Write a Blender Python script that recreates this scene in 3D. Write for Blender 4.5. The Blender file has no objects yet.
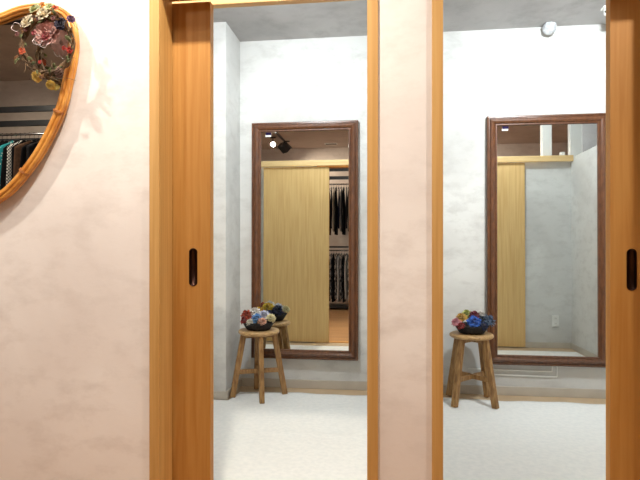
import bpy, bmesh, math, random
from mathutils import Vector, Matrix
random.seed(7)
PI = math.pi
C = bpy.context.scene.collection

# ---------------------------------------------------------------- camera
F = 520.0; TH = math.atan(64/F); HE = 1.10; HY = 243.0
DF = 1.755; DB = 3.90           # room-door wall, back wall of the fitting rooms
cam = bpy.data.cameras.new('camera'); co = bpy.data.objects.new('camera', cam); C.objects.link(co)
cam.sensor_width = 36; cam.lens = 36*F/640; cam.shift_y = (HY-240)/640
cam.clip_start = .02
co.location = (0, 0, HE); co.rotation_euler = (PI/2, 0, TH)
sc = bpy.context.scene; sc.camera = co
sc.view_settings.view_transform = 'Standard'; sc.view_settings.look = 'None'
sc.view_settings.gamma = 1; sc.view_settings.use_curve_mapping = False
sc.view_settings.exposure = 0.46
try:
    sc.cycles.max_bounces = 10; sc.cycles.glossy_bounces = 6
except Exception: pass
w = bpy.data.worlds.new('world'); sc.world = w; w.use_nodes = True
w.node_tree.nodes['Background'].inputs[0].default_value = (.9, .93, 1, 1)
w.node_tree.nodes['Background'].inputs[1].default_value = 0.15

def light(name, typ, loc, target, power, col, size=.08, spot=None, blend=.6):
    l = bpy.data.lights.new(name, typ); o = bpy.data.objects.new(name, l); C.objects.link(o)
    o.location = loc; d = Vector(target)-Vector(loc)
    o.rotation_euler = d.to_track_quat('-Z', 'Y').to_euler()
    l.energy = power; l.color = col
    if typ == 'SPOT': l.spot_size = math.radians(spot); l.spot_blend = blend; l.shadow_soft_size = size
    if typ == 'AREA': l.shape = 'DISK'; l.size = size
    return o
WARM = (1, .90, .76); COOL = (.88, .96, 1.0); NEUT = (1, .95, .88)
# track spotlights of the shop (each sits in a modelled lamp head, see further down)
SPOTS = [((-1.72, 1.08, 2.86), (-1.6, 1.755, .5), 64, 118, WARM),
         ((-.45, 1.10, 2.86), (-.72, 1.755, .8), 108, 108, WARM),
         ((1.43, 1.08, 2.86), (1.0, 1.755, 1.1), 85, 120, WARM),
         ((-1.98, -1.12, 2.90), (-.9, 3.9, 1.5), 45, 90, NEUT),
         ((-1.80, -1.46, 2.84), (-.9, -2.3, 1.7), 62, 130, WARM),
         ((-3.6, -.75, 2.86), (-3.9, -1.7, 1.5), 55, 120, WARM),
         ((.9, -.75, 2.86), (1.15, -2.3, 1.9), 80, 130, NEUT)]
# ceiling downlights inside the two fitting rooms
ROOMS = [((-.62, 2.62, 2.615), (-.45, 3.9, 1.95), 44, 125), ((1.12, 2.62, 2.615), (1.12, 3.9, 2.0), 90, 130)]
ROOM_POINT = 31
FILL_DOMES = [(-3.4, .75), (-.7, .75), (1.9, .75)]    # added, unseen ceiling domes that fill the shop with light
FILL_DOME_W = 9

def P(px, py, Y):
    t = math.tan(math.atan((px-320)/F)-TH); g = math.cos(TH)+math.sin(TH)*(px-320)/F
    return Vector((t*Y, Y, HE+(HY-py)/F*Y/g))

# ---------------------------------------------------------------- materials
def lin(c): return tuple(((v/255+.055)/1.055)**2.4 if v/255 > .04045 else v/255/12.92 for v in c)+(1,)
def mat(name, col, rough=.6, metal=0, spec=.5, col2=None, scale=(1, 1, 1), nscale=4, detail=4, bump=0, lo=.35, hi=.65, dist=0, coat=0, sheen=0):
    m = bpy.data.materials.new(name); m.use_nodes = True; nt = m.node_tree; b = nt.nodes['Principled BSDF']
    b.inputs['Roughness'].default_value = rough; b.inputs['Metallic'].default_value = metal
    b.inputs['Specular IOR Level'].default_value = spec; b.inputs['Coat Weight'].default_value = coat
    b.inputs['Sheen Weight'].default_value = sheen
    if col2 is None: col2 = tuple(max(0, v-8) for v in col)
    tc = nt.nodes.new('ShaderNodeTexCoord'); mp = nt.nodes.new('ShaderNodeMapping'); mp.inputs['Scale'].default_value = scale
    n = nt.nodes.new('ShaderNodeTexNoise'); n.inputs['Scale'].default_value = nscale; n.inputs['Detail'].default_value = detail
    n.inputs['Distortion'].default_value = dist
    r = nt.nodes.new('ShaderNodeValToRGB'); r.color_ramp.elements[0].position = lo; r.color_ramp.elements[1].position = hi
    r.color_ramp.elements[0].color = lin(col2); r.color_ramp.elements[1].color = lin(col)
    L = nt.links.new
    L(tc.outputs['Object'], mp.inputs[0]); L(mp.outputs[0], n.inputs['Vector']); L(n.outputs['Fac'], r.inputs[0]); L(r.outputs[0], b.inputs['Base Color'])
    if bump:
        bp = nt.nodes.new('ShaderNodeBump'); bp.inputs['Strength'].default_value = bump; bp.inputs['Distance'].default_value = .01
        L(n.outputs['Fac'], bp.inputs['Height']); L(bp.outputs[0], b.inputs['Normal'])
    return m
def plaster(name, a, b_, c_, bump=.25):
    m = mat(name, a, .85, col2=b_, nscale=1.6, detail=7, lo=.38, hi=.62, dist=.6)
    nt = m.node_tree; b = nt.nodes['Principled BSDF']; L = nt.links.new
    ramp = [n for n in nt.nodes if n.type == 'VALTORGB'][0]; mp = [n for n in nt.nodes if n.type == 'MAPPING'][0]
    n2 = nt.nodes.new('ShaderNodeTexNoise'); n2.inputs['Scale'].default_value = 7; n2.inputs['Detail'].default_value = 9; n2.inputs['Roughness'].default_value = .65
    mp2 = nt.nodes.new('ShaderNodeMapping'); mp2.inputs['Scale'].default_value = (1, 1, 1.8)
    L(mp.outputs[0], mp2.inputs[0]); L(mp2.outputs[0], n2.inputs['Vector'])
    r2 = nt.nodes.new('ShaderNodeMapRange'); r2.inputs['From Min'].default_value = .48; r2.inputs['From Max'].default_value = .72; r2.inputs['To Max'].default_value = .6
    L(n2.outputs['Fac'], r2.inputs['Value'])
    mx = nt.nodes.new('ShaderNodeMix'); mx.data_type = 'RGBA'
    L(r2.outputs[0], mx.inputs['Factor']); L(ramp.outputs[0], mx.inputs['A']); mx.inputs['B'].default_value = lin(c_)
    L(mx.outputs['Result'], b.inputs['Base Color'])
    bp = nt.nodes.new('ShaderNodeBump'); bp.inputs['Strength'].default_value = bump; bp.inputs['Distance'].default_value = .004
    L(n2.outputs['Fac'], bp.inputs['Height']); L(bp.outputs[0], b.inputs['Normal'])
    return m
M = {}
M['plaster_shop'] = plaster('shop plaster', (236, 233, 232), (224, 218, 216), (209, 202, 199))
M['plaster_room'] = plaster('room plaster', (218, 218, 215), (202, 201, 198), (184, 182, 178))
M['concrete'] = plaster('ceiling plaster', (190, 188, 187), (172, 170, 169), (154, 151, 150), .4)
M['taupe_warm_lit'] = plaster('shop plaster warm lit', (208, 190, 176), (194, 176, 162), (180, 162, 149), .3)  # ceiling: same plaster as the rooms', warm shop light mixed into its colour
M['white_paint'] = mat('white paint', (236, 235, 230), .6, nscale=3)
M['base'] = mat('baseboard vinyl', (198, 190, 178), .5, col2=(188, 180, 168), nscale=6)
M['door_wood'] = mat('golden door veneer', (184, 134, 66), .62, col2=(170, 117, 50), scale=(16, 16, .7), nscale=3, detail=6, dist=.4, bump=.03)
M['casing_wood'] = mat('casing wood', (200, 158, 96), .5, col2=(186, 142, 80), scale=(20, 20, .6), nscale=3, detail=5, dist=.3, bump=.03)
M['casing_wood_h'] = mat('casing wood level grain', (216, 160, 92), .45, col2=(200, 140, 72), scale=(.6, 20, 20), nscale=3, detail=5, dist=.3, bump=.03)
M['veneer_cool_lit'] = mat('door veneer cool lit', (220, 184, 124), .5, col2=(206, 168, 106), scale=(16, 16, .7), nscale=3, detail=6, dist=.4)  # the door veneer again, paled to carry the cool room light
M['header'] = mat('header wood', (226, 194, 140), .5, col2=(214, 180, 124), scale=(.6, 20, 20), nscale=3)
M['frame_brown'] = mat('mirror frame brown', (108, 66, 39), .33, col2=(84, 50, 29), scale=(9, 9, 3), nscale=6, detail=6, coat=.3)
M['stool_wood'] = mat('stool wood', (172, 132, 80), .5, col2=(128, 90, 50), scale=(9, 9, 1.6), nscale=8, detail=6, dist=.5, bump=.1)
M['stool_top'] = mat('stool seat wood', (206, 168, 116), .45, col2=(166, 126, 78), scale=(3, 16, 16), nscale=5, detail=6, dist=.6, bump=.1)
M['rug'] = mat('white rug', (242, 242, 239), .95, col2=(234, 235, 233), nscale=40, detail=8, bump=.15)
M['floor_room'] = mat('beige vinyl floor', (208, 182, 148), .5, col2=(194, 168, 134), nscale=4)
M['rattan'] = mat('rattan', (222, 160, 78), .35, col2=(190, 122, 48), nscale=16, detail=4, coat=.5)
M['binding'] = mat('rattan binding', (168, 104, 44), .5, nscale=30)
M['black_metal'] = mat('black metal', (26, 25, 27), .4, col2=(18, 18, 20), nscale=8)
M['bronze'] = mat('dark bronze', (58, 36, 28), .3, metal=.8, col2=(42, 26, 20), nscale=12)
M['chrome'] = mat('chrome', (214, 214, 214), .18, metal=1, col2=(200, 200, 202), nscale=9)
M['cable'] = mat('white cable cover', (238, 238, 234), .4, nscale=8)
M['backing'] = mat('backing board', (120, 92, 60), .7, nscale=8)
M['sticker_dark'] = mat('dark violet sticker', (36, 28, 66), .9, spec=.1)
M['basket'] = mat('black wicker', (40, 32, 30), .55, col2=(18, 14, 14), scale=(1, 1, 1), nscale=90, detail=2, bump=.6)
M['dark_hole'] = mat('dark socket slot', (40, 40, 42), .6)
M['foil'] = mat('crumpled white film', (226, 228, 230), .28, col2=(170, 172, 176), nscale=30, detail=3)

def woodfloor():
    m = mat('orange plank floor', (202, 156, 108), .4, col2=(182, 134, 88), scale=(.7, 14, 14), nscale=3, detail=5, bump=.03)
    nt = m.node_tree; b = nt.nodes['Principled BSDF']; L = nt.links.new
    ramp = [n for n in nt.nodes if n.type == 'VALTORGB'][0]; tc = [n for n in nt.nodes if n.type == 'TEX_COORD'][0]
    br = nt.nodes.new('ShaderNodeTexBrick'); br.inputs['Scale'].default_value = 1; br.inputs['Brick Width'].default_value = .9; br.inputs['Row Height'].default_value = .1
    br.inputs['Mortar Size'].default_value = .002; br.inputs['Color1'].default_value = (1, 1, 1, 1); br.inputs['Color2'].default_value = (.82, .82, .82, 1); br.inputs['Mortar'].default_value = (.35, .3, .25, 1)
    L(tc.outputs['Object'], br.inputs['Vector'])
    mx = nt.nodes.new('ShaderNodeMix'); mx.data_type = 'RGBA'; mx.blend_type = 'MULTIPLY'; mx.inputs['Factor'].default_value = 1
    L(ramp.outputs[0], mx.inputs['A']); L(br.outputs['Color'], mx.inputs['B']); L(mx.outputs['Result'], b.inputs['Base Color'])
    return m
M['shop_floor'] = woodfloor()
def mirror_mat():
    m = bpy.data.materials.new('mirror glass'); m.use_nodes = True; nt = m.node_tree; b = nt.nodes['Principled BSDF']
    b.inputs['Metallic'].default_value = 1; b.inputs['Roughness'].default_value = 0.0
    n = nt.nodes.new('ShaderNodeTexNoise'); r = nt.nodes.new('ShaderNodeValToRGB')
    r.color_ramp.elements[0].color = (.80, .82, .80, 1); r.color_ramp.elements[1].color = (.82, .84, .82, 1)
    nt.links.new(n.outputs['Fac'], r.inputs[0]); nt.links.new(r.outputs[0], b.inputs['Base Color'])
    return m
M['mirror'] = mirror_mat()
def emit(name, col, s):
    m = bpy.data.materials.new(name); m.use_nodes = True; b = m.node_tree.nodes['Principled BSDF']
    b.inputs['Emission Color'].default_value = (*col, 1); b.inputs['Emission Strength'].default_value = s
    return m
M['bulb'] = emit('lit lamp lens', (1, .92, .8), 12)
M['fill_globe'] = emit('lit opal globe', (1, .93, .84), 5)  # glow of the added fill domes
def patterned(name, kind, a, b_, scale):
    m = bpy.data.materials.new(name); m.use_nodes = True; nt = m.node_tree; b = nt.nodes['Principled BSDF']; b.inputs['Roughness'].default_value = .85
    tc = nt.nodes.new('ShaderNodeTexCoord'); L = nt.links.new
    if kind == 'check':
        t = nt.nodes.new('ShaderNodeTexChecker'); t.inputs['Scale'].default_value = scale
        t.inputs['Color1'].default_value = lin(a); t.inputs['Color2'].default_value = lin(b_)
        L(tc.outputs['Object'], t.inputs['Vector']); L(t.outputs['Color'], b.inputs['Base Color'])
    else:
        t = nt.nodes.new('ShaderNodeTexVoronoi') if kind == 'dots' else nt.nodes.new('ShaderNodeTexNoise')
        t.inputs['Scale'].default_value = scale
        r = nt.nodes.new('ShaderNodeValToRGB'); r.color_ramp.interpolation = 'CONSTANT'
        r.color_ramp.elements[0].color = lin(a); r.color_ramp.elements[1].color = lin(b_)
        r.color_ramp.elements[1].position = .28 if kind == 'dots' else .5
        L(tc.outputs['Object'], t.inputs['Vector']); L(t.outputs['Distance' if kind == 'dots' else 'Fac'], r.inputs[0]); L(r.outputs[0], b.inputs['Base Color'])
    return m

# ---------------------------------------------------------------- mesh helpers
def tag(o, label=None, cat=None, group=None, kind=None):
    if label: o['label'] = label
    if cat: o['category'] = cat
    if group: o['group'] = group
    if kind: o['kind'] = kind
    return o
def empty(name, loc=(0, 0, 0), rz=0):
    o = bpy.data.objects.new(name, None); C.objects.link(o); o.location = loc; o.rotation_euler = (0, 0, rz); o.empty_display_size = .1
    return o
class MB:
    def __init__(s): s.bm = bmesh.new()
    def box(s, x0, x1, y0, y1, z0, z1, bev=0):
        r = bmesh.ops.create_cube(s.bm, size=1)
        vs = r['verts']
        for v in vs:
            v.co = Vector((x0+(v.co.x+.5)*(x1-x0), y0+(v.co.y+.5)*(y1-y0), z0+(v.co.z+.5)*(z1-z0)))
        if bev:
            es = list({e for v in vs for e in v.link_edges})
            bmesh.ops.bevel(s.bm, geom=es, offset=bev, segments=2, affect='EDGES', profile=.5)
        return s
    def tube(s, pts, r, n=8, closed=False, caps=True):
        pts = [Vector(p) for p in pts]; N = len(pts)
        rs = r if isinstance(r, (list, tuple)) else [r]*N
        rings = []; prev = None
        for i, p in enumerate(pts):
            if closed: d = pts[(i+1) % N]-pts[i-1]
            else: d = pts[min(i+1, N-1)]-pts[max(i-1, 0)]
            if d.length < 1e-9: d = Vector((0, 0, 1))
            d.normalize()
            if prev is None:
                a = Vector((0, 1, 0)) if abs(d.y) < .9 else Vector((1, 0, 0))
                u = d.cross(a).normalized()
            else:
                u = (prev-d*prev.dot(d)).normalized()
            prev = u; v = d.cross(u)
            rings.append([s.bm.verts.new(p+(u*math.cos(2*PI*k/n)+v*math.sin(2*PI*k/n))*rs[i]) for k in range(n)])
        for i in range(N if closed else N-1):
            a, b = rings[i], rings[(i+1) % N]
            for k in range(n):
                s.bm.faces.new((a[k], a[(k+1) % n], b[(k+1) % n], b[k]))
        if caps and not closed:
            s.bm.faces.new(rings[0][::-1]); s.bm.faces.new(rings[-1])
        return s
    def lathe(s, prof, n=32, c=(0, 0, 0), M4=None):
        M4 = M4 or Matrix.Identity(4); c = Vector(c); rings = []
        for r, z in prof:
            if r < 1e-6: rings.append([s.bm.verts.new(c+M4 @ Vector((0, 0, z)))])
            else: rings.append([s.bm.verts.new(c+M4 @ Vector((r*math.cos(2*PI*k/n), r*math.sin(2*PI*k/n), z))) for k in range(n)])
        for a, b in zip(rings, rings[1:]):
            for k in range(n):
                k2 = (k+1) % n
                if len(a) == 1 and len(b) == 1: continue
                if len(a) == 1: s.bm.faces.new((a[0], b[k2], b[k]))
                elif len(b) == 1: s.bm.faces.new((a[k], a[k2], b[0]))
                else: s.bm.faces.new((a[k], a[k2], b[k2], b[k]))
        return s
    def ball(s, c, r, u=12, v=8, jit=0, sc3=(1, 1, 1)):
        res = bmesh.ops.create_uvsphere(s.bm, u_segments=u, v_segments=v, radius=r)
        for q in res['verts']:
            k = 1+random.uniform(-jit, jit)
            q.co = Vector(c)+Vector((q.co.x*sc3[0], q.co.y*sc3[1], q.co.z*sc3[2]))*k
        return s
    def grid(s, fn, nu, nv):
        g = [[s.bm.verts.new(fn(i/nu, j/nv)) for j in range(nv+1)] for i in range(nu+1)]
        for i in range(nu):
            for j in range(nv): s.bm.faces.new((g[i][j], g[i+1][j], g[i+1][j+1], g[i][j+1]))
        return s
    def build(s, name, m, parent=None, smooth=False, loc=None):
        bmesh.ops.recalc_face_normals(s.bm, faces=s.bm.faces)
        me = bpy.data.meshes.new(name); s.bm.to_mesh(me); s.bm.free()
        me.materials.append(m)
        if smooth:
            for p in me.polygons: p.use_smooth = True
        o = bpy.data.objects.new(name, me); C.objects.link(o)
        if parent: o.parent = parent
        if loc: o.location = loc
        return o
def orect(mb, p0, p1, w, h, ref=(1, 0, 0), p1scale=1):
    """a straight bar of rectangular section from p0 to p1"""
    p0, p1 = Vector(p0), Vector(p1); d = (p1-p0).normalized(); ref = Vector(ref)
    u = (ref-d*ref.dot(d)).normalized(); v = d.cross(u); q = []
    for p, k in ((p0, 1), (p1, p1scale)):
        q.append([mb.bm.verts.new(p+u*w/2*a*k+v*h/2*b*k) for a, b in ((-1, -1), (1, -1), (1, 1), (-1, 1))])
    fs = [mb.bm.faces.new(q[0][::-1]), mb.bm.faces.new(q[1])]
    for k in range(4): fs.append(mb.bm.faces.new((q[0][k], q[0][(k+1) % 4], q[1][(k+1) % 4], q[1][k])))
    es = list({e for f in fs for e in f.edges})
    bmesh.ops.bevel(mb.bm, geom=es, offset=min(w, h)*.12, segments=2, affect='EDGES', profile=.5)
def st(o): return tag(o, kind='structure')

# ---------------------------------------------------------------- setting
XL, XR, YB, HS, HR = -6.2, 4.2, -2.3, 3.05, 2.65
XRL, XRR = -1.50, 2.0           # outer faces of the fitting rooms
HH, HT = 2.0, 2.045             # head of the openings, top of the header
o1 = (-.785, -.056); o2 = (.193, .923)
FW = .10                        # wall thickness
st(MB().box(XL-.1, XR+.1, YB-.1, DF, -.1, 0).build('floor', M['shop_floor']))
st(MB().box(XL-.1, XR+.1, DF, DB+.1, -.1, 0).build('floor_fitting_rooms', M['floor_room']))
st(MB().box(XL-.1, XR+.1, YB-.1, DF+FW, HS, HS+.1).build('ceiling', M['taupe_warm_lit']))
st(MB().box(XL-.1, XR+.1, DF+FW, DB+.1, HR, HR+.1).build('ceiling_fitting_rooms', M['concrete']))
st(MB().box(XL-.1, XR+.1, DB, DB+.12, 0, HR).build('wall_back', M['plaster_room']))
st(MB().box(XL-.1, XR+.1, YB-.1, YB, 0, HS).build('wall_shop_rear', M['taupe_warm_lit']))
st(MB().box(XL-.1, XL, YB, DB, 0, HS).build('wall_left', M['plaster_shop']))
st(MB().box(XR, XR+.1, YB, DB, 0, HS).build('wall_right', M['plaster_shop']))
f = MB()
f.box(XL, XRL, DF, DF+FW, 0, HS)
f.box(XRL, o1[0]-.02, DF, DF+FW, 0, HT)
f.box(o1[1]+.02, o2[0]-.02, DF, DF+FW, 0, HT)
f.box(o2[1]+.02, XRR+.12, DF, DF+FW, 0, HT)
f.box(o1[0]-.02, o1[1]+.02, DF, DF+FW, HH+.02, HT)
f.box(o2[0]-.02, o2[1]+.02, DF, DF+FW, HH+.02, HT)
f.box(XRR+.12, XR, DF, DF+FW, 0, HS)
f.box(XRL, XRR+.12, DF, DF+FW, HR, HS)
st(f.build('wall_front', M['plaster_shop']))
st(MB().box(XRL-.1, XRL, DF+FW, DB, 0, HT).build('wall_fitting_room_left', M['plaster_room']))
st(MB().box(XRR, XRR+.1, DF+FW, DB, 0, HT).build('wall_fitting_room_right', M['plaster_room']))
st(MB().box(.03, .11, DF+FW, DB, 0, HR).build('wall_divider', M['plaster_room']))
# jog in the left corner of the left room
PX, PY = -1.10, 3.536
st(MB().box(XRL, PX, PY, DB, 0, HR).build('wall_corner_pier', M['plaster_room']))
# inner lining of the front wall in the rooms
f = MB()
f.box(XRL, o1[0]-.02, DF+FW, DF+FW+.004, 0, HT); f.box(o2[1]+.02, XRR, DF+FW, DF+FW+.004, 0, HT)
f.box(.11, o2[0]-.02, DF+FW, DF+FW+.004, 0, HT)
f.box(o1[1]+.02, .03, DF+FW, DF+FW+.004, 0, HT)
st(f.build('wall_front_inner_skin', M['plaster_room']))
b = MB()
b.box(PX, .03, DB-.012, DB, 0, .065, .003); b.box(.11, XRR, DB-.012, DB, 0, .065, .003)
b.box(PX, PX+.012, PY, DB-.012, 0, .06, .003); b.box(XRL, PX+.012, PY-.012, PY, 0, .06, .003)
b.box(XRR-.012, XRR, DF+FW+.004, DB-.012, 0, .06, .003); b.box(o2[1]+.5, XRR-.012, DF+FW+.004, DF+FW+.012, 0, .06, .002)
st(b.build('baseboard_back', M['base']))
for i, (x, a) in enumerate(((1.76, .05), (2.06, .06), (.07, .05))):
    st(MB().box(x-a, x+a, DF+.01, DF+FW-.01, HT, HR, .003).build('trim_%d' % (i+1), M['white_paint']))

# ---------------------------------------------------------------- sliding doors
def leaf_mesh(w_, h_, t, hx):
    """a door leaf with a real slot for the recessed pull; origin bottom left front"""
    mb = MB(); bm = mb.bm
    R_, hh, zc = .0145, .0685, .998
    loop = []
    for k in range(24):
        a = 2*PI*k/24+PI/24
        cz = zc+(hh-R_)*(1 if math.sin(a) > 0 else -1)
        loop.append((hx+R_*math.cos(a), cz+R_*math.sin(a)))
    outer = [(0, 0), (w_, 0), (w_, h_), (0, h_)]
    ov = [bm.verts.new((x, 0, z)) for x, z in outer]; iv = [bm.verts.new((x, 0, z)) for x, z in loop]
    es = [bm.edges.new((ov[i], ov[(i+1) % 4])) for i in range(4)]+[bm.edges.new((iv[i], iv[(i+1) % 24])) for i in range(24)]
    bmesh.ops.triangle_fill(bm, edges=es, use_beauty=True)
    bvv = [bm.verts.new((x, t, z)) for x, z in outer]; dv = [bm.verts.new((x, .014, z)) for x, z in loop]
    bm.faces.new(bvv)
    for i in range(4): bm.faces.new((ov[i], ov[(i+1) % 4], bvv[(i+1) % 4], bvv[i]))
    for i in range(24): bm.faces.new((iv[i], iv[(i+1) % 24], dv[(i+1) % 24], dv[i]))
    bm.faces.new(dv)
    return mb, loop
def door(name, op, lx0, lw, hx, which):
    root = st(empty(name, (op[0], DF, 0)))
    ox = op[0]; W = op[1]-op[0]; cw = .036
    f = MB()
    for s in (0, 1):
        x = -cw if s == 0 else W
        f.box(x, x+cw, -.010, .004, 0, HH+cw, .0015)
        f.box(-.02 if s == 0 else W, 0 if s == 0 else W+.02, .004, FW+.004, 0, HH+.0, 0)
    f.build('side_jambs', M['casing_wood'], root)
    f = MB(); f.box(0, W, -.010, .004, HH, HH+cw, .0015); f.box(0, W, .004, FW+.004, HH, HH+.02)
    f.build('head_jamb', M['casing_wood_h'], root)
    mb, loop = leaf_mesh(lw, 1.985, .034, hx)
    lf = mb.build('door_leaf', M['door_wood'], root); lf.location = (lx0-ox, FW+.012, .012)
    MB().box(0, lw, 0, .002, 0, 1.985).build('inner_lit_face', M['veneer_cool_lit'], lf, loc=(0, .034, 0))  # thin facing that holds the leaf's painted cool-lit tone
    # recessed pull: rim and cup
    h = MB(); bm = h.bm; c = (hx, .998)
    rings = []
    for k, y in ((1.10, -.0015), (1.10, -.0005), (.985, .0), (.93, .0125)):
        rings.append([bm.verts.new((c[0]+(x-c[0])*(k if k < 1 else 1.12), y, c[1]+(z-c[1])*(1+(k-1)*.35))) for x, z in loop])
    rings.insert(0, [bm.verts.new((c[0]+(x-c[0])*.97, -.0015, c[1]+(z-c[1])*.995)) for x, z in loop])
    rings = [rings[2], rings[1], rings[0], rings[3], rings[4]]
    for a, b2 in zip(rings, rings[1:]):
        for i in range(24): bm.faces.new((a[i], a[(i+1) % 24], b2[(i+1) % 24], b2[i]))
    bm.faces.new(rings[-1])
    ho = h.build('recessed_pull', M['bronze'], lf, True)
    tag(ho, 'dark bronze oval recessed pull')
    return root
door('door_1', o1, -.640-.757, .757, .757-.066, 'left')
door('door_2', o2, .760, .75, .068, 'right')
# sliding tracks: one wooden header rail along the inside of the front wall per room
st(MB().box(XRL, .03, DF+FW+.052, DF+FW+.085, 2.003, 2.066, .002).build('trim_4', M['header']))
st(MB().box(.11, XRR, DF+FW+.052, DF+FW+.085, 2.003, 2.066, .002).build('trim_5', M['header']))
st(MB().box(o1[0], o1[1], DF+.004, DF+FW, 0, .008, .002).build('trim_6', M['casing_wood_h']))
st(MB().box(o2[0], o2[1], DF+.004, DF+FW, 0, .008, .002).build('trim_7', M['casing_wood_h']))

# ---------------------------------------------------------------- white rugs
def rug(x0, x1, label, seed, notch=False):
    rnd = random.Random(seed); ph = [rnd.uniform(0, 6) for _ in range(6)]
    y0 = 2.08
    def top(u, v):
        x = x0+u*(x1-x0)
        ye = 3.745+.012*math.sin(x*9+ph[0])+.006*math.sin(x*23+ph[1])
        if notch and x < PX+.03: ye = PY-.02
        y = y0+v*(ye-y0)
        ridge = .0035*math.exp(-((y-2.93-.02*math.sin(x*3+ph[3]))/.018)**2)*(.5+.5*math.sin(x*2.3+ph[2]))
        return x, y, .006+ridge+.0015*math.sin(x*6+ph[4])*math.sin(y*7+ph[5])
    mb = MB(); bm = mb.bm; nu, nv = 70, 60
    T = [[bm.verts.new(top(i/nu, j/nv)) for j in range(nv+1)] for i in range(nu+1)]
    B = [[bm.verts.new((T[i][j].co.x, T[i][j].co.y, .0005)) for j in range(nv+1)] for i in range(nu+1)]
    for i in range(nu):
        for j in range(nv):
            bm.faces.new((T[i][j], T[i+1][j], T[i+1][j+1], T[i][j+1])); bm.faces.new((B[i][j], B[i][j+1], B[i+1][j+1], B[i+1][j]))
    for i in range(nu):
        for j in (0, nv): bm.faces.new((T[i][j], T[i+1][j], B[i+1][j], B[i][j]))
    for j in range(nv):
        for i in (0, nu): bm.faces.new((T[i][j], T[i][j+1], B[i][j+1], B[i][j]))
    return tag(mb.build('floor_rug', M['rug'], None, True), label, 'rug')
rug(XRL+.02, .02, 'white floor rug in the left fitting room, under the stool beside the corner pier', 3, True)
rug(.12, XRR-.03, 'white floor rug in the right fitting room, below the mirror with the cable cover', 5)

# ---------------------------------------------------------------- tall mirrors
def tall_mirror(x0, x1, z0, z1, label):
    root = empty('wall_mirror', ((x0+x1)/2, DB, z0)); tag(root, label, 'mirror')
    w2 = (x1-x0)/2; h_ = z1-z0
    prof = [(0, 0), (0, .030), (.004, .034), (.012, .035), (.015, .030), (.019, .030), (.026, .040), (.040, .044), (.052, .038), (.058, .030), (.060, .033), (.066, .033), (.070, .028), (.072, .018), (.072, .006)]
    mb = MB(); bm = mb.bm; rings = []
    for u, d in prof:
        rings.append([bm.verts.new(p) for p in ((-w2+u, -d, u), (w2-u, -d, u), (w2-u, -d, h_-u), (-w2+u, -d, h_-u))])
    for a, b2 in zip(rings, rings[1:]):
        for k in range(4): bm.faces.new((a[k], a[(k+1) % 4], b2[(k+1) % 4], b2[k]))
    mb.build('frame', M['frame_brown'], root)
    MB().box(-w2+.066, w2-.066, -.020, -.004, .066, h_-.066).build('glass', M['mirror'], root)
    t = MB(); t.box(-w2+.108, -w2+.150, -.0225, -.0200, h_-.093, h_-.074); s = t.build('sticker', M['sticker_dark'], root)
    tag(s, 'small black sticker with white lower edge')
    MB().box(-w2+.104, -w2+.148, -.0222, -.0200, h_-.106, h_-.093).build('sticker_edge', M['white_paint'], s)
    return root
lm = tall_mirror(-1.000, -.190, .228, 2.013, 'tall brown framed wall mirror in the left room, behind the stool by the corner pier')
rm = tall_mirror(.738, 1.562, .228, 2.013, 'tall brown framed wall mirror in the right room, above the white cable cover')
lm.rotation_euler.z = math.radians(-.33)
for m_ in (lm, rm): m_.rotation_euler.x = math.radians(-.45); m_.location.y -= .017

# ---------------------------------------------------------------- stools
def cam2w(xc, zc):       # camera-aligned ground coordinates to the room's
    c, s = math.cos(TH), math.sin(TH)
    return (xc*c-zc*s, xc*s+zc*c)
def stool(xc, zc, ang, label, st_rot):
    x, y = cam2w(xc, zc); root = empty('stool', (x, y, .006), ang+TH); tag(root, label, 'stool', 'round wooden stools in the fitting rooms')
    s = MB(); R_ = .147
    n = 56; prof = [(0, .445), (.115, .445), (.138, .446), (.145, .452), (.147, .460), (.144, .469), (.136, .474), (.10, .4755), (0, .4755)]
    s.lathe(prof, n)
    for v in s.bm.verts:      # slightly irregular slab
        a = math.atan2(v.co.y, v.co.x); k = 1+.012*math.sin(3*a+1)+.008*math.sin(7*a); v.co.x *= k; v.co.y *= k
    s.build('seat', M['stool_top'], root, True)
    feet = []
    for k in range(4):
        a = k*PI/2; ca, sa = math.cos(a), math.sin(a)
        p1 = (.188*ca, .188*sa, 0); p0 = (.108*ca, .108*sa, .450); feet.append((p0, p1))
        mb = MB(); orect(mb, p0, p1, .034, .040, (-sa, ca, 0))
        for v in mb.bm.verts: v.co.z = max(v.co.z, 0)
        mb.build('leg', M['stool_wood'], root)
    def on(k, z):
        p0, p1 = feet[k]; t = (.45-z)/.45
        return Vector(p0).lerp(Vector(p1), t)
    for k in (0, 1):      # crossed stretchers
        mb = MB(); z = .178-.004*k; A, B = on(k, z), on(k+2, z); orect(mb, A, B, .018, .032, (A-B).cross(Vector((0, 0, 1)))); mb.build('stretcher', M['stool_wood'], root)
    # apron cross under the seat
    for k in (0, 1):
        mb = MB(); orect(mb, on(k, .428), on(k+2, .428), .02, .026 if k else .025, (-math.sin(k*PI/2), math.cos(k*PI/2), 0)); mb.build('seat_brace', M['stool_wood'], root)
    return root
s1 = stool(-.438, 3.73, math.radians(13), 'round wooden stool beside the corner pier, holding the basket with the rust flower', 0)
s2 = stool(1.043, 3.583, math.radians(-51.5), 'round wooden stool in the right room, holding the basket of blue and pink flowers', 1)

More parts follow.
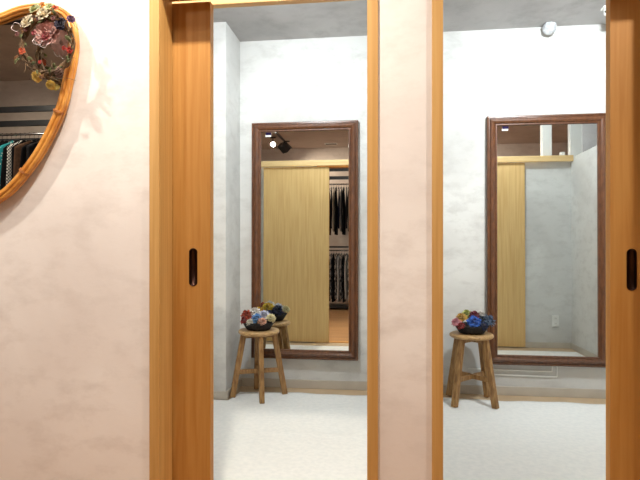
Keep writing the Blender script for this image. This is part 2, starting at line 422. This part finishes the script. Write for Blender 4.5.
# ---------------------------------------------------------------- baskets and flowers
def basket(cx, cy, label):
    root = empty('basket', (cx, cy, .4825)); tag(root, label, 'basket', 'black baskets on the stools')
    mb = MB(); bm = mb.bm; n = 64; rows = 14
    prof = []
    for i in range(rows+1):
        t = i/rows; prof.append((.078+.034*t**.8, t*.052))
    rings = []
    for i, (r, z) in enumerate(prof):
        rings.append([bm.verts.new(((r+.0022*(1 if (k//2+i) % 2 else -1))*math.cos(2*PI*k/n), (r+.0022*(1 if (k//2+i) % 2 else -1))*math.sin(2*PI*k/n), z)) for k in range(n)])
    for i, (r, z) in reversed(list(enumerate(prof))):
        rings.append([bm.verts.new(((r-.006)*math.cos(2*PI*k/n), (r-.006)*math.sin(2*PI*k/n), max(z, .004))) for k in range(n)])
    for a, b2 in zip(rings, rings[1:]):
        for k in range(n): bm.faces.new((a[k], a[(k+1) % n], b2[(k+1) % n], b2[k]))
    bm.faces.new(rings[0]); bm.faces.new(rings[-1])
    mb.build('body', M['basket'], root, True)
    mb = MB()
    for ph in (0, PI):
        pts = [((.112+.003*math.cos(18*a+ph))*math.cos(a), (.112+.003*math.cos(18*a+ph))*math.sin(a), .053+.003*math.sin(18*a+ph)) for a in [2*PI*k/144 for k in range(144)]]
        mb.tube(pts, .0035, 6, closed=True)
    mb.build('rim', M['basket'], root, True)
    return root
def rosette_mb(R_, seed, rings=4, ruffle=.12, cup=1.0):
    """layered ruffled petals around +Z"""
    rnd = random.Random(seed); mb = MB()
    for q in range(rings):
        n = 3+q*2; tilt = math.radians(80-66*q/(max(rings-1, 1))*cup); base = R_*.06*q
        L_ = R_*(.45+.5*q/max(rings-1, 1)); wd = L_*(.95 if q else .8)
        for k in range(n):
            a = 2*PI*k/n+q*.7+rnd.uniform(-.15, .15); tl = tilt+rnd.uniform(-.12, .12); ph = rnd.uniform(0, 6)
            ca, sa = math.cos(a), math.sin(a)
            def fn(u, v, ca=ca, sa=sa, tl=tl, ph=ph, L_=L_, wd=wd, base=base):
                s_ = v; wv = wd*(math.sin(PI*min(s_*.62+.12, 1)))**.8*(u-.5)
                rad = base+L_*s_*math.cos(tl)+L_*.16*math.sin(s_*PI)-.16*L_*(2*u-1)**2*math.cos(tl)*s_
                z = L_*s_*math.sin(tl)-.22*L_*s_**2*(1-math.sin(tl))+.35*L_*(u-.5)**2+ruffle*L_*s_*math.sin(u*11+ph)*.6
                rad += ruffle*L_*s_*math.cos(u*9+ph)*.5
                return Vector((rad*ca-wv*sa, rad*sa+wv*ca, z))
            mb.grid(fn, 6, 5)
    return mb
def pom_mb(R_, seed, n=30):
    """full ruffled bloom: cupped petals spread over a ball"""
    rnd = random.Random(seed); mb = MB()
    for k in range(n):
        t = (k+.5)/n; th = math.acos(1-1.35*t); a = k*2.39996+rnd.uniform(-.2, .2)
        d = Vector((math.sin(th)*math.cos(a), math.sin(th)*math.sin(a), math.cos(th)))
        s_ = d.cross(Vector((0, 0, 1)) if th > .2 else Vector((1, 0, 0))).normalized(); up = s_.cross(d)
        ph = rnd.uniform(0, 6); L_ = R_*rnd.uniform(.85, 1.08); wd = R_*rnd.uniform(.50, .66)
        def fn(u, v, d=d, s_=s_, up=up, ph=ph, L_=L_, wd=wd):
            w_ = wd*math.sin(PI*min(.15+v*.6, 1))*(u-.5)*2*.75
            return d*L_*(.12+.88*v)*(1-.16*(2*u-1)**2)+s_*w_+up*(wd*.30*math.sin(v*2.6)+wd*.16*v*math.sin(u*10+ph))+d*wd*.12*v*math.sin(u*13+ph)
        mb.grid(fn, 6, 4)
    return mb
def cloth(name, c, sheen=.3): 
    return mat(name, c, .8, col2=tuple(max(0, int(v*.82)) for v in c), nscale=30, sheen=sheen, spec=.3 if sheen else .1)
FC = {'rust': (186, 70, 36), 'white': (240, 234, 226), 'sky blue': (104, 156, 212), 'pale lavender': (214, 216, 236), 'peach': (226, 172, 144),
      'cream': (238, 226, 176), 'yellow': (242, 200, 44), 'navy': (34, 46, 84), 'ivory': (236, 228, 208), 'brick red': (150, 40, 36), 'pink': (226, 150, 160),
      'lime': (202, 208, 120), 'crimson': (128, 22, 48), 'cobalt blue': (58, 110, 204), 'slate blue': (92, 116, 148), 'mustard': (218, 172, 74), 'dark teal': (44, 60, 74)}
FM = {k: cloth(k+' cloth', v) for k, v in FC.items()}
PIST = cloth('flower centre cloth', (226, 196, 120))
def flower(color, loc, R_, nrm, seed, label):
    root = empty('fabric_flower', loc); root.rotation_euler = Vector(nrm).to_track_quat('Z', 'Y').to_euler()
    tag(root, label, 'fabric flower', 'fabric flowers in the baskets')
    pom_mb(R_, seed).build('petals', FM[color], root, True)
    c = MB(); c.lathe([(0, -R_*.42), (R_*.3, -R_*.36), (R_*.42, -R_*.1), (R_*.3, R_*.12), (0, R_*.2)], 14); c.build('base', FM[color], root, True)
    return root
def basket_of(cx, cy, items, bl):
    basket(cx, cy, bl)
    z0 = .4825
    for i, (color, dx, dy, dz, R_, label) in enumerate(items):
        wx, wy = cam2w(dx, dy)        # offsets given right / away from the door
        n = Vector((wx*5, wy*5, .9)); n.normalize()
        flower(color, (cx+wx, cy+wy, z0+dz), R_*1.1, n, int(cx*100)+i, label)
bx1 = s1.location.copy(); bx2 = s2.location.copy()
B1 = 'in the corner pier basket'
basket_of(bx1.x, bx1.y-.01, [
    ('rust', -.078, -.015, .092, .046, 'rust red fabric flower, large and leftmost '+B1),
    ('brick red', -.092, -.055, .066, .028, 'small brick red fabric flower low on the left edge '+B1),
    ('white', -.026, -.006, .112, .042, 'white fabric flower on top, between rust and lavender ones '+B1),
    ('sky blue', -.004, -.060, .080, .038, 'sky blue fabric flower front and centre '+B1),
    ('pale lavender', .040, -.022, .098, .038, 'pale lavender fabric flower right of the blue one '+B1),
    ('peach', .034, -.086, .064, .032, 'peach fabric flower at the front rim '+B1),
    ('ivory', -.050, -.082, .060, .026, 'ivory fabric flower low at the front left rim '+B1),
    ('cream', .090, -.048, .080, .036, 'cream fabric flower rightmost '+B1),
    ('yellow', -.012, .070, .105, .044, 'bright yellow fabric flower at the back '+B1),
    ('navy', .060, .062, .082, .044, 'navy blue fabric flower at the back '+B1),
], 'black wicker basket on the stool by the corner pier, rust and white flowers in it')
B2 = 'in the right room basket'
basket_of(bx2.x, bx2.y-.01, [
    ('pink', -.108, -.028, .070, .034, 'pink fabric flower leftmost '+B2),
    ('brick red', -.090, -.070, .054, .026, 'brick red fabric flower low on the left rim '+B2),
    ('mustard', -.070, -.005, .094, .040, 'mustard yellow fabric flower upper left '+B2),
    ('lime', -.020, .030, .112, .040, 'pale lime fabric flower topmost '+B2),
    ('crimson', .010, -.026, .116, .036, 'dark crimson fabric flower above the blue one '+B2),
    ('cobalt blue', -.006, -.070, .078, .046, 'cobalt blue fabric flower front and centre '+B2),
    ('white', .050, -.004, .112, .040, 'white fabric flower upper right '+B2),
    ('dark teal', .056, -.040, .090, .034, 'dark teal fabric flower right of the crimson one '+B2),
    ('slate blue', .100, -.030, .076, .046, 'slate blue fabric flower rightmost '+B2),
    ('navy', .050, -.084, .056, .030, 'navy fabric flower low at the front rim '+B2),
], 'black wicker basket on the right room stool, blue and pink flowers in it')

# ---------------------------------------------------------------- oval rattan mirror
pix = [(0, 14), (20, 6.5), (40, 3.5), (55, 5.5), (68, 12), (75, 24), (77.5, 42), (76, 60), (72, 80), (65.5, 107), (54, 134), (38.5, 161), (17.6, 187.5), (0, 202),
       (-24, 214), (-52, 216), (-80, 200), (-98, 165), (-102, 125), (-92, 85), (-68, 50), (-35, 26)]
YM = DF-.03
ctrl = [P(x, y, YM) for x, y in pix]
def catmull(pts, per=8):
    out = []; n = len(pts)
    for i in range(n):
        p0, p1, p2, p3 = pts[i-1], pts[i], pts[(i+1) % n], pts[(i+2) % n]
        for k in range(per):
            t = k/per
            out.append(.5*((2*p1)+(p2-p0)*t+(2*p0-5*p1+4*p2-p3)*t*t+(3*p1-p0-3*p2+p3)*t**3))
    return out
dense = catmull(ctrl, 8)
cen = sum(dense, Vector())/len(dense)
def inset(pts, d, y):
    out = []; n = len(pts)
    for i in range(n):
        tg = (pts[(i+1) % n]-pts[i-1]).normalized(); nn = Vector((tg.z, 0, -tg.x))
        if nn.dot(cen-pts[i]) < 0: nn = -nn
        out.append(Vector((pts[i].x+nn.x*d, y, pts[i].z+nn.z*d)))
    return out
om = empty('rattan_mirror', (cen.x, DF, cen.z)); tag(om, 'asymmetric oval mirror with honey coloured rattan rim on the pink plaster wall', 'mirror')
rel = [p-Vector((cen.x, DF, cen.z)) for p in dense]; cen0 = cen; cen = Vector((0, 0, 0))
mb = MB()
mb.tube(inset(rel, .007, -.034), .0072, 10, closed=True); mb.tube(inset(rel, .0185, -.038), .0072, 10, closed=True)
mb.tube(inset(rel, .0275, -.034), .005, 10, closed=True); mb.tube(inset(rel, .009, -.018), .009, 8, closed=True)
mb.build('rim', M['rattan'], om, True)
mb = MB(); ring = inset(rel, .0235, -.026); rb = inset(rel, .0235, -.004)
a = [mb.bm.verts.new(p) for p in ring]; b2 = [mb.bm.verts.new(p) for p in rb]; n = len(a)
mb.bm.faces.new(a); mb.bm.faces.new(b2[::-1])
for i in range(n): mb.bm.faces.new((a[i], a[(i+1) % n], b2[(i+1) % n], b2[i]))
mb.build('glass', M['mirror'], om)
mb = MB(); ring = inset(rel, .014, -.003); ring2 = inset(rel, .014, -.028)
ri = inset(rel, .026, -.028)
A = [[mb.bm.verts.new(p) for p in r] for r in (ring, ring2, ri)]
for r1, r2 in zip(A, A[1:]):
    for i in range(n): mb.bm.faces.new((r1[i], r1[(i+1) % n], r2[(i+1) % n], r2[i]))
mb.bm.faces.new(A[0])
mb.build('backing', M['backing'], om)
for k in (18, 74, 92, 124, 150):      # cane bindings round the rim
    mb = MB()
    for q in range(3):
        i = (k+0) % n; tg = (rel[(i+1) % n]-rel[i-1]).normalized(); nn = Vector((tg.z, 0, -tg.x)); nn = nn if nn.dot(-rel[i]) > 0 else -nn
        c0 = rel[i]+tg*(q-1)*.0033+nn*.0165; c0.y = -.034
        pts = [c0+nn*.0180*math.cos(u)+Vector((0, 1, 0))*(-.0145)*math.sin(u) for u in [2*PI*j/20 for j in range(20)]]
        mb.tube(pts, .0013, 6, closed=True)
    mb.build('binding', M['binding'], om, True)

# ---------------------------------------------------------------- dried flower wreath on the mirror's top right
wc = P(48, 46, DF-.065)
wr = empty('flower_wreath', wc); tag(wr, 'dried flower and twig wreath hanging on the upper rim of the oval rattan mirror', 'wreath')
def W(px, py, off=0.0):
    p = P(px, py, DF-.065-off); return p-wc
rnd = random.Random(11)
vine = mat('grey brown twigs', (118, 92, 62), .8, col2=(74, 56, 38), nscale=40)
leafm = mat('dried green leaf', (112, 116, 74), .8, col2=(76, 80, 50), nscale=30)
leafb = mat('dried brown leaf', (138, 96, 54), .8, col2=(96, 62, 36), nscale=30)
for k in range(9):
    ph = rnd.uniform(0, 6); ph2 = rnd.uniform(0, 6); f1 = rnd.choice((3, 4, 5)); am = rnd.uniform(.004, .009)
    pts = []
    for i in range(80):
        a = 2*PI*i/80; r = .092+am*math.sin(f1*a+ph)+.002*math.sin(11*a+ph2)
        pts.append((r*math.cos(a)*1.02, -.004+am*math.cos(f1*a+ph)*.9, r*math.sin(a)*1.06))
    mb = MB(); mb.tube(pts, rnd.uniform(.0018, .0034), 6, closed=True); mb.build('vine_ring', vine, wr, True)
def sprig(p0, d, L_, m, nm='twig', r=.0011):
    pts = [Vector(p0)]; d = Vector(d).normalized()
    for i in range(6):
        d = (d+Vector((rnd.uniform(-.25, .25), rnd.uniform(-.12, .12), rnd.uniform(-.25, .25)))).normalized(); pts.append(pts[-1]+d*L_/6)
    mb = MB(); mb.tube(pts, [r*(1-.6*i/6) for i in range(7)], 5); return mb.build(nm, m, wr, True)
for k in range(26):
    a = 2*PI*k/26+rnd.uniform(-.1, .1); rr = .092+rnd.uniform(-.01, .01)
    sgn = rnd.choice((1, 1, 1, -1))
    d = Vector((-math.sin(a)*.8+math.cos(a)*.8*sgn, rnd.uniform(-.5, .0), math.cos(a)*.8+math.sin(a)*.8*sgn))
    sprig((rr*math.cos(a), -.012, rr*math.sin(a)*1.05), d, rnd.uniform(.025, .05), vine)
def leaf(p, d, L_, wd, m):
    d = Vector(d).normalized(); s_ = d.cross(Vector((0, -1, 0))).normalized(); nrm = s_.cross(d); ph = rnd.uniform(0, 6); p = Vector(p)
    mb = MB()
    def fn(u, v):
        wv = wd*math.sin(PI*(v*.94+.03))**.8*(u-.5)*2
        return p+d*L_*v+s_*wv+nrm*(L_*.25*math.sin(v*2.6)-abs(u-.5)*wd*.8+.1*wd*math.sin(v*9+ph))
    mb.grid(fn, 4, 8)
    bmesh.ops.solidify(mb.bm, geom=list(mb.bm.faces), thickness=.0006)
    return mb.build('leaf', m, wr, True)
for k in range(34):
    a = 2*PI*k/34+rnd.uniform(-.1, .1); rr = .092+rnd.uniform(-.012, .012); sgn = rnd.choice((1, -1, 1))
    d = (-math.sin(a)+math.cos(a)*.9*sgn, rnd.uniform(-.7, -.1), math.cos(a)+math.sin(a)*.9*sgn)
    leaf((rr*math.cos(a), -.012, rr*math.sin(a)*1.05), d, rnd.uniform(.018, .034), rnd.uniform(.004, .008), rnd.choice((leafm, leafb, leafm)))
wf = {'cream': (226, 214, 186), 'blush': (206, 158, 150), 'rose': (164, 74, 84), 'green': (186, 192, 142), 'orange': (206, 96, 56), 'navy': (34, 30, 58), 'purple': (98, 64, 104),
      'yellow': (238, 210, 118), 'red': (176, 42, 28), 'mauve': (122, 74, 70)}
WM = {k: cloth('dried '+k, v) for k, v in wf.items()}
def wflower(px, py, off, R_, c, lab, seed, rings=4, face=(0, -1, .1)):
    o = rosette_mb(R_, seed, rings, .14).build('flower', WM[c], wr, True); o.location = W(px, py, off)
    o.rotation_euler = Vector(face).to_track_quat('Z', 'Y').to_euler(); tag(o, lab); return o
wflower(47, 34, .002, .040, 'blush', 'large blush pink dried rose', 1, 5, (0, -1, .1))
wflower(46, 36, .016, .017, 'rose', 'deep rose heart of the large rose', 2, 3)
wflower(28, 22, .012, .027, 'cream', 'cream dried bloom at the upper left', 3, 4, (-.5, -1, .4))
wflower(44, 14, .014, .026, 'cream', 'cream dried bloom at the top', 4, 4, (0, -1, .5))
wflower(35, 9, .010, .020, 'green', 'pale green dried bloom', 5, 4, (-.2, -1, .5))
wflower(50, 7, .012, .017, 'green', 'pale green dried bloom by the orange tip', 6, 3, (.2, -1, .7))
wflower(55, 8, .014, .013, 'orange', 'orange dried bloom at the top', 7, 3, (.2, -1, .7))
wflower(61, 24, .018, .021, 'navy', 'near black navy bloom', 8, 4, (.2, -1, .2))
wflower(71, 19, .010, .014, 'purple', 'small purple bloom at the right', 9, 3, (.6, -1, .3))
wflower(37, 77, .012, .018, 'yellow', 'pale yellow bloom at the lower left', 10, 4, (-.1, -1, -.4))
wflower(51, 85, .012, .016, 'yellow', 'yellow bloom at the bottom', 11, 4, (0, -1, -.5))
for (px, py, R_, c) in ((22, 51, .013, 'orange'), (70, 50, .012, 'red'), (26, 29, .010, 'mauve'), (39, 18, .011, 'mauve'), (34, 33, .009, 'rose'), (53, 18, .009, 'mauve'), (17, 34, .008, 'mauve'), (40, 62, .007, 'red'), (64, 48, .008, 'red')):
    o = rosette_mb(R_, int(px*3+py), 3, .1).build('bud', WM[c], wr, True); o.location = W(px, py, .018); o.rotation_euler = Vector((0, -1, .1)).to_track_quat('Z', 'Y').to_euler()
mb = MB()       # pine cone: overlapping scales
pc = W(59, 72, .018)
for i in range(60):
    t = i/60; a = i*2.399; z = t*.036; r = .012*math.sin(PI*(t*.85+.12))
    mb.ball(pc+Vector((r*math.cos(a), r*math.sin(a), z-.018)), .0036, 6, 4, .05, (1, 1, .6))
cn = mb.build('pine_cone', mat('pine cone', (128, 98, 84), .7, col2=(70, 48, 40), nscale=60), wr, True)
wire = mat('silvery ribbon', (220, 206, 210), .35, nscale=20)
for (a0, px, py, rr) in ((0, 16, 27, .014), (1, 38, 40, .016), (2, 44, 44, .012)):
    c0 = W(px, py, .02); mb = MB(); mb.tube([c0+Vector((rr*math.cos(t_)*1.2, .004*math.sin(3*t_), rr*math.sin(t_))) for t_ in [a0+5*j/16 for j in range(17)]], .0009, 5); mb.build('ribbon_curl', wire, wr, True)
sprig(W(72, 22, .01), (1, -.2, -.5), .05, vine); sprig(W(66, 78, .01), (1, -.1, -.25), .04, vine); sprig(W(68, 20, .01), (1, -.2, .5), .045, vine)
mb = MB(); hp = W(57, 6, -.0); mb.tube([hp+Vector((0, -.004, -.012)), hp+Vector((0, -.006, .004)), hp+Vector((0, .012, .010)), hp+Vector((0, .03, .004)), hp+Vector((0, .034, -.012))], .001, 5); mb.build('hanging_wire', wire, wr, True)

# ---------------------------------------------------------------- cable cover under the right mirror
cb = MB()
def run(pts, r=.0045):
    for p, q in zip(pts, pts[1:]): orect(cb, p, q, .009, .008, (0, 1, 0))
ya = DB-.005
a0 = P(468, 370, DB); 
def PZ(px, py): v = P(px, py, DB-.005); return (v.x, ya, v.z)
run([PZ(468, 368.5), PZ(552, 371.6), PZ(552, 362)]); run([PZ(468, 373.5), PZ(557, 376.8), PZ(557, 362)])
tag(cb.build('cable_cover', M['cable']), 'pair of white surface cables turning up behind the right mirror', 'cable')

# wall socket on the inner face of the front wall (seen in the right mirror)
t = math.tan(math.atan((553-320)/F)-TH); D = 2*DB-(DF+FW)
sx = t*D; sz = HE-74*D/(F*1.047)
so = empty('wall_socket', (sx, DF+FW+.004, sz)); tag(so, 'white wall socket near the floor, seen reflected in the right mirror', 'socket')
MB().box(-.036, .036, 0, .009, -.06, .06, .003).build('plate', M['cable'], so)
for z in (-.028, .028):
    k = MB().box(-.016, .016, .009, .013, z-.018, z+.018, .002).build('outlet', M['white_paint'], so)
    mb = MB()
    for x in (-.006, .006): mb.box(x-.001, x+.001, .0128, .0136, z-.006, z+.006)
    mb.build('slots', M['dark_hole'], k)

# crumpled ball in the angle of ceiling and wall, small ceiling fixture beside it
bc = P(549.5, 27.5, DB-.052)
mb = MB(); r_ = bmesh.ops.create_icosphere(mb.bm, subdivisions=4, radius=.05); rn = random.Random(5)
dirs = [Vector((rn.gauss(0, 1), rn.gauss(0, 1), rn.gauss(0, 1))).normalized() for _ in range(26)]
for v in mb.bm.verts:
    d = v.co.normalized(); k = min(abs(d.dot(q)-.55) for q in dirs); v.co *= 1-.10*math.exp(-k*14)+.04*math.sin(d.x*13)*math.sin(d.z*11)
    v.co.z = min(v.co.z*1.08, HR-bc.z-.001)
tag(mb.build('crumpled_ball', M['foil'], None, False, bc), 'crumpled silvery white ball where ceiling meets the right room back wall', 'ball')
fx = P(607, 4, 3.62); fx.z = HR
fo = empty('ceiling_bracket', fx); tag(fo, 'small white ceiling bracket at the top right, partly behind the door leaf', 'ceiling fixture')
MB().box(-.03, .03, -.03, .03, -.014, 0, .004).build('mount_plate', M['white_paint'], fo)
mb = MB(); mb.lathe([(0, -.055), (.016, -.053), (.019, -.045), (.019, -.014), (0, -.014)], 20); bd = mb.build('body', M['white_paint'], fo, True)
mb = MB(); mb.ball((-.014, -.014, -.036), .007, 10, 6); mb.build('lens', M['black_metal'], bd, True)
# small white box on the header
hb = MB().box(1.905, 1.95, DF+.03, DF+.08, HT, HT+.075, .003).build('small_box', M['white_paint'])
tag(hb, 'small white box on the door header, seen in the right mirror between two posts', 'box')

# ---------------------------------------------------------------- room downlights
for i, (loc, tgt, pw, ang) in enumerate(ROOMS):
    r = empty('ceiling_downlight', (loc[0], loc[1], HR)); tag(r, 'round white ceiling lamp of the %s fitting room' % ('left', 'right')[i], 'ceiling lamp', 'fitting room ceiling lamps')
    mb = MB(); mb.lathe([(.075, 0), (.075, -.020), (.068, -.024), (.060, -.018), (.060, -.006)], 40); mb.build('housing', M['white_paint'], r, True)
    mb = MB(); mb.lathe([(0, -.010), (.060, -.010), (.060, -.006), (0, -.006)], 32); mb.build('lens', M['bulb'], r)
    light('room_lamp_light', 'SPOT', (loc[0], loc[1], HR-.03), tgt, pw, COOL, .05, ang, 1)
    light('room_lamp_glow', 'POINT', (loc[0], loc[1], HR-.06), (loc[0], loc[1], 0), ROOM_POINT, COOL).data.shadow_soft_size = .06

for g_, nm in zip(FILL_DOMES, ('left of the shop', 'in the middle of the shop', 'right of the shop')):  # invented domes out of view, in place of an ambient fill
    r = empty('fill_dome', (g_[0], g_[1], HS)); tag(r, 'added flush white fill dome, '+nm, 'ceiling lamp', 'added fill domes of the shop')
    mb = MB(); mb.lathe([(0, 0), (.17, 0), (.17, -.015), (.155, -.020), (0, -.02)], 32); mb.build('base_ring', M['white_paint'], r, True)
    mb = MB(); mb.lathe([(.15, -.02), (.14, -.045), (.10, -.068), (.05, -.078), (0, -.08)], 32); mb.build('diffuser', M['fill_globe'], r, True)
    light('fill_dome_light', 'POINT', (g_[0], g_[1], HS-.2), (g_[0], g_[1], 0), FILL_DOME_W, (1, .95, .87)).data.shadow_soft_size = .10
# ---------------------------------------------------------------- track lights
def track(p0, p1, label):
    p0, p1 = Vector(p0), Vector(p1); r = empty('lighting_track', (p0+p1)/2); tag(r, label, 'lighting track')
    d = (p1-p0)/2
    mb = MB(); orect(mb, -d-Vector((0, 0, .012)), d-Vector((0, 0, .012)), .036, .022, (0, 0, 1) if 0 else (d.y, -d.x, 0)); mb.build('rail', M['black_metal'], r)
    return r
track((-2.6, 1.09, HS), (2.4, 1.09, HS), 'black ceiling lighting track running along the fitting room wall')
track((-1.86, -2.15, HS), (-1.86, -.5, HS), 'black ceiling lighting track seen in the left mirror, running to the rear wall')
track((-5.6, -.75, HS), (-2.2, -.75, HS), 'long black ceiling lighting track at the top of the oval mirror reflection')
track((.2, -.75, HS), (2.6, -.75, HS), 'black ceiling lighting track on the right side of the shop ceiling')
names = ['aimed at the wall with the rattan mirror', 'aimed at the left fitting room door', 'aimed at the right fitting room door', 'lit and aimed at the left mirror, where it is seen',
         'aimed at the clothes rack, black box shape in the left mirror', 'aimed at the clothes behind the rattan mirror wall', 'aimed at the rear wall right of the racks']
for (loc, tgt, pw, ang, col), nm in zip(SPOTS, names):
    loc = Vector(loc); r = empty('track_spotlight', (loc.x, loc.y, HS-.023)); tag(r, 'black track spotlight '+nm, 'spotlight', 'black ceiling track spotlights')
    rel_ = loc-Vector((loc.x, loc.y, HS-.023)); d = (Vector(tgt)-loc).normalized()
    MB().box(-.05, .05, -.018, .018, -.02, 0, .003).build('adapter', M['black_metal'], r)
    mb = MB(); mb.tube([(0, 0, -.018), rel_-d*.05], .008, 10); mb.build('stem', M['black_metal'], r, True)
    q = d.to_track_quat('Z', 'Y').to_matrix().to_4x4()
    mb = MB(); mb.lathe([(0, -.13), (.030, -.13), (.040, -.12), (.052, -.02), (.055, .05), (.050, .05), (.046, .0), (0, -.004)], 28, rel_, q); 
    if 'box shape' in nm:
        mb.bm.free(); mb = MB(); mb.box(-.075, .075, -.055, .055, -.17, .0, .006); mb.bm.transform(Matrix.Translation(rel_) @ q)
    hd = mb.build('lamp_head', M['black_metal'], r, 'box shape' not in nm)
    mb = MB(); mb.lathe([(0, .004), (.040, .002), (.040, -.002)], 24, rel_, q); mb.build('bulb', M['bulb'], hd)
    light('spotlight_light', 'SPOT', loc+d*.06, tgt, pw, col, .035, ang, .9)

# ceiling vent seen in left mirror
v0 = Vector((-1.05, -1.9, HS))
vn = empty('ceiling_vent', v0); tag(vn, 'small flat ceiling vent near the clothes, seen in the left mirror', 'vent')
MB().box(-.12, .12, -.05, .05, -.010, 0, .002).build('vent_frame', M['white_paint'], vn)
for k in range(4): MB().box(-.10, .10, -.036+k*.02, -.026+k*.02, -.013, -.009).build('slat', M['dark_hole'], vn)

# ---------------------------------------------------------------- clothes racks against the shop's rear wall
YR = -1.62; ZR = 2.25
def rack(x0, x1, label):
    r = empty('clothes_rack', ((x0+x1)/2, YR, 0)); tag(r, label, 'clothes rack', 'clothes racks along the rear wall')
    h_ = (x1-x0)/2
    for x in (-h_, h_):
        mb = MB(); mb.box(x-.02, x+.02, -.02, .02, 0, 2.54, .003); mb.build('upright', M['black_metal'], r)
        mb = MB(); mb.box(x-.02, x+.02, -.67, -.02, 2.48, 2.52, .003); mb.build('wall_arm', M['black_metal'], r)
    for z in (2.515, 2.365): MB().box(-h_+.02, h_-.02, -.015, .015, z-.030, z+.030, .003).build('crossbar', M['black_metal'], r)
    for z in (ZR, 1.05): mb = MB(); mb.tube([(-h_+.02, 0, z), (h_-.02, 0, z)], .0125, 12); mb.build('hanging_rail', M['chrome'], r, True)
    MB().box(-h_+.02, h_-.02, -.25, .18, 1.10, 1.13, .003).build('shelf', M['black_metal'], r)
    MB().box(-h_+.02, h_-.02, -.25, .18, .03, .07, .003).build('base_shelf', M['black_metal'], r)
    return r
rack(-5.3, -2.7, 'black clothes rack seen in the oval rattan mirror, chrome hanging rail')
rack(-1.55, .35, 'black two level clothes rack seen through the doorway in the left mirror')
GM = {'black': cloth('black cloth', (24, 22, 24), 0), 'charcoal': cloth('charcoal cloth', (58, 54, 56), 0), 'navy': cloth('navy garment cloth', (30, 36, 58), 0), 'brown': cloth('brown cloth', (96, 70, 54), 0),
      'beige': cloth('beige cloth', (190, 172, 150), 0), 'white': cloth('white garment cloth', (228, 222, 216), 0),
      'teal dotted': patterned('teal dotted cloth', 'dots', (216, 232, 226), (30, 140, 146), 34), 'black and white checked': patterned('checked cloth', 'check', (220, 214, 206), (30, 28, 30), 60),
      'black floral': patterned('black floral cloth', 'noise', (26, 24, 26), (206, 196, 190), 16), 'grey': cloth('grey cloth', (128, 122, 120), 0)}
protos = {}
def garment_proto(seed, L_, wtop, whem, th):
    rn = random.Random(seed); mb = MB(); bm = mb.bm; n = 40; rows = 22; rings = []
    ph = [rn.uniform(0, 6) for _ in range(4)]
    for i in range(rows+1):
        t_ = i/rows; z = -.055-L_*t_
        sh = min(1, t_/.08); w2 = (.05+(wtop-.05)*sh**.7)*(1-t_)+whem*t_ if t_ > .08 else .05+(wtop-.05)*sh**.7
        t2 = th*(.35+.65*min(1, t_*3)); z -= .06*0
        rg = []
        for k in range(n):
            a = 2*PI*k/n; fold = 1+.2*t_*math.sin(7*a+ph[0]+t_*2)+.08*math.sin(3*a+ph[1]+t_*4)
            rg.append(bm.verts.new((t2*math.cos(a)*fold+.006*math.sin(t_*5+ph[2]), w2*math.sin(a)*(1+.04*t_*math.sin(5*a+ph[3])), z-(.045*abs(math.sin(a)) if t_ < .1 else .045*abs(math.sin(a))*(1-t_)))))
        rings.append(rg)
    for p, q in zip(rings, rings[1:]):
        for k in range(n): bm.faces.new((p[k], p[(k+1) % n], q[(k+1) % n], q[k]))
    bm.faces.new(rings[0]); bm.faces.new(rings[-1])
    cl = mb.build('cloth', GM['black'], None, True)
    mb = MB(); mb.tube([(0, 0, -.05), (0, 0, -.012)]+[(0, .0155*math.sin(u)*1.0, .0-.0155*math.cos(u)*-1.0) for u in [PI*1.0-.0+PI*1.35*j/9 for j in range(10)]][1:], .0018, 6)
    mb.tube([(0, -wtop*.9, -.10), (0, -.06, -.062), (0, 0, -.048), (0, .06, -.062), (0, wtop*.9, -.10)], .006, 8)
    hg = mb.build('hanger', M['black_metal'], None, True)
    C.objects.unlink(cl); C.objects.unlink(hg)
    return cl, hg
PR = [garment_proto(1, .86, .20, .24, .019), garment_proto(2, .74, .19, .20, .017), garment_proto(3, .92, .20, .28, .019), garment_proto(4, .80, .21, .22, .018)]
meshes = {}
def garment(x, z, pi, color, label, group, lmax=9):
    cl, hg = PR[pi]; r = empty('hanging_garment', (x, YR, z)); r.rotation_euler = (0, 0, rnd.uniform(-.08, .08)); tag(r, label, 'garment', group)
    key = (pi, color)
    if key not in meshes:
        me = cl.data.copy(); me.materials.clear(); me.materials.append(GM[color]); meshes[key] = me
    c = cl.copy(); c.data = meshes[key]; C.objects.link(c); c.parent = r
    g = hg.copy(); C.objects.link(g); g.parent = r
g1 = 'clothes on the rack seen in the oval mirror'; g2 = 'clothes on the upper rail seen in the left mirror'; g3 = 'clothes on the lower rail seen in the left mirror'
seqA = ['black', 'charcoal', 'black', 'brown', 'black', 'navy', 'black', 'black', 'charcoal', 'black', 'black', 'black', 'black', 'teal dotted', 'black', 'black and white checked', 'black', 'brown', 'black', 'charcoal', 'black', 'navy', 'black', 'beige', 'black', 'black', 'charcoal', 'black', 'brown', 'black', 'navy', 'black']
x = -4.60
for i, c in enumerate(seqA):
    lab = '%s garment on the rack reflected in the oval rattan mirror' % c
    garment(x, ZR, (i*3) % 4 if c != 'teal dotted' else 2, c, lab, g1); x += .052
x = -1.15
for i, c in enumerate(['charcoal', 'black', 'brown', 'black', 'beige', 'black', 'navy', 'grey', 'black', 'charcoal', 'black', 'black', 'brown', 'navy', 'black', 'charcoal', 'black', 'black']):
    garment(x, ZR, (1, 3, 0)[i % 3], c, '%s garment on the upper rail, reflected in the left mirror beside the door' % c, g2); x += .046
x = -1.15
for i, c in enumerate(['black floral', 'white', 'black', 'black floral', 'black', 'black floral', 'white', 'black floral', 'black', 'white', 'black floral', 'white', 'black floral', 'grey', 'white', 'black', 'black floral', 'white']):
    garment(x, 1.05, (0, 3)[i % 2], c, '%s garment on the lower rail, reflected in the left mirror beside the door' % c, g3); x += .047
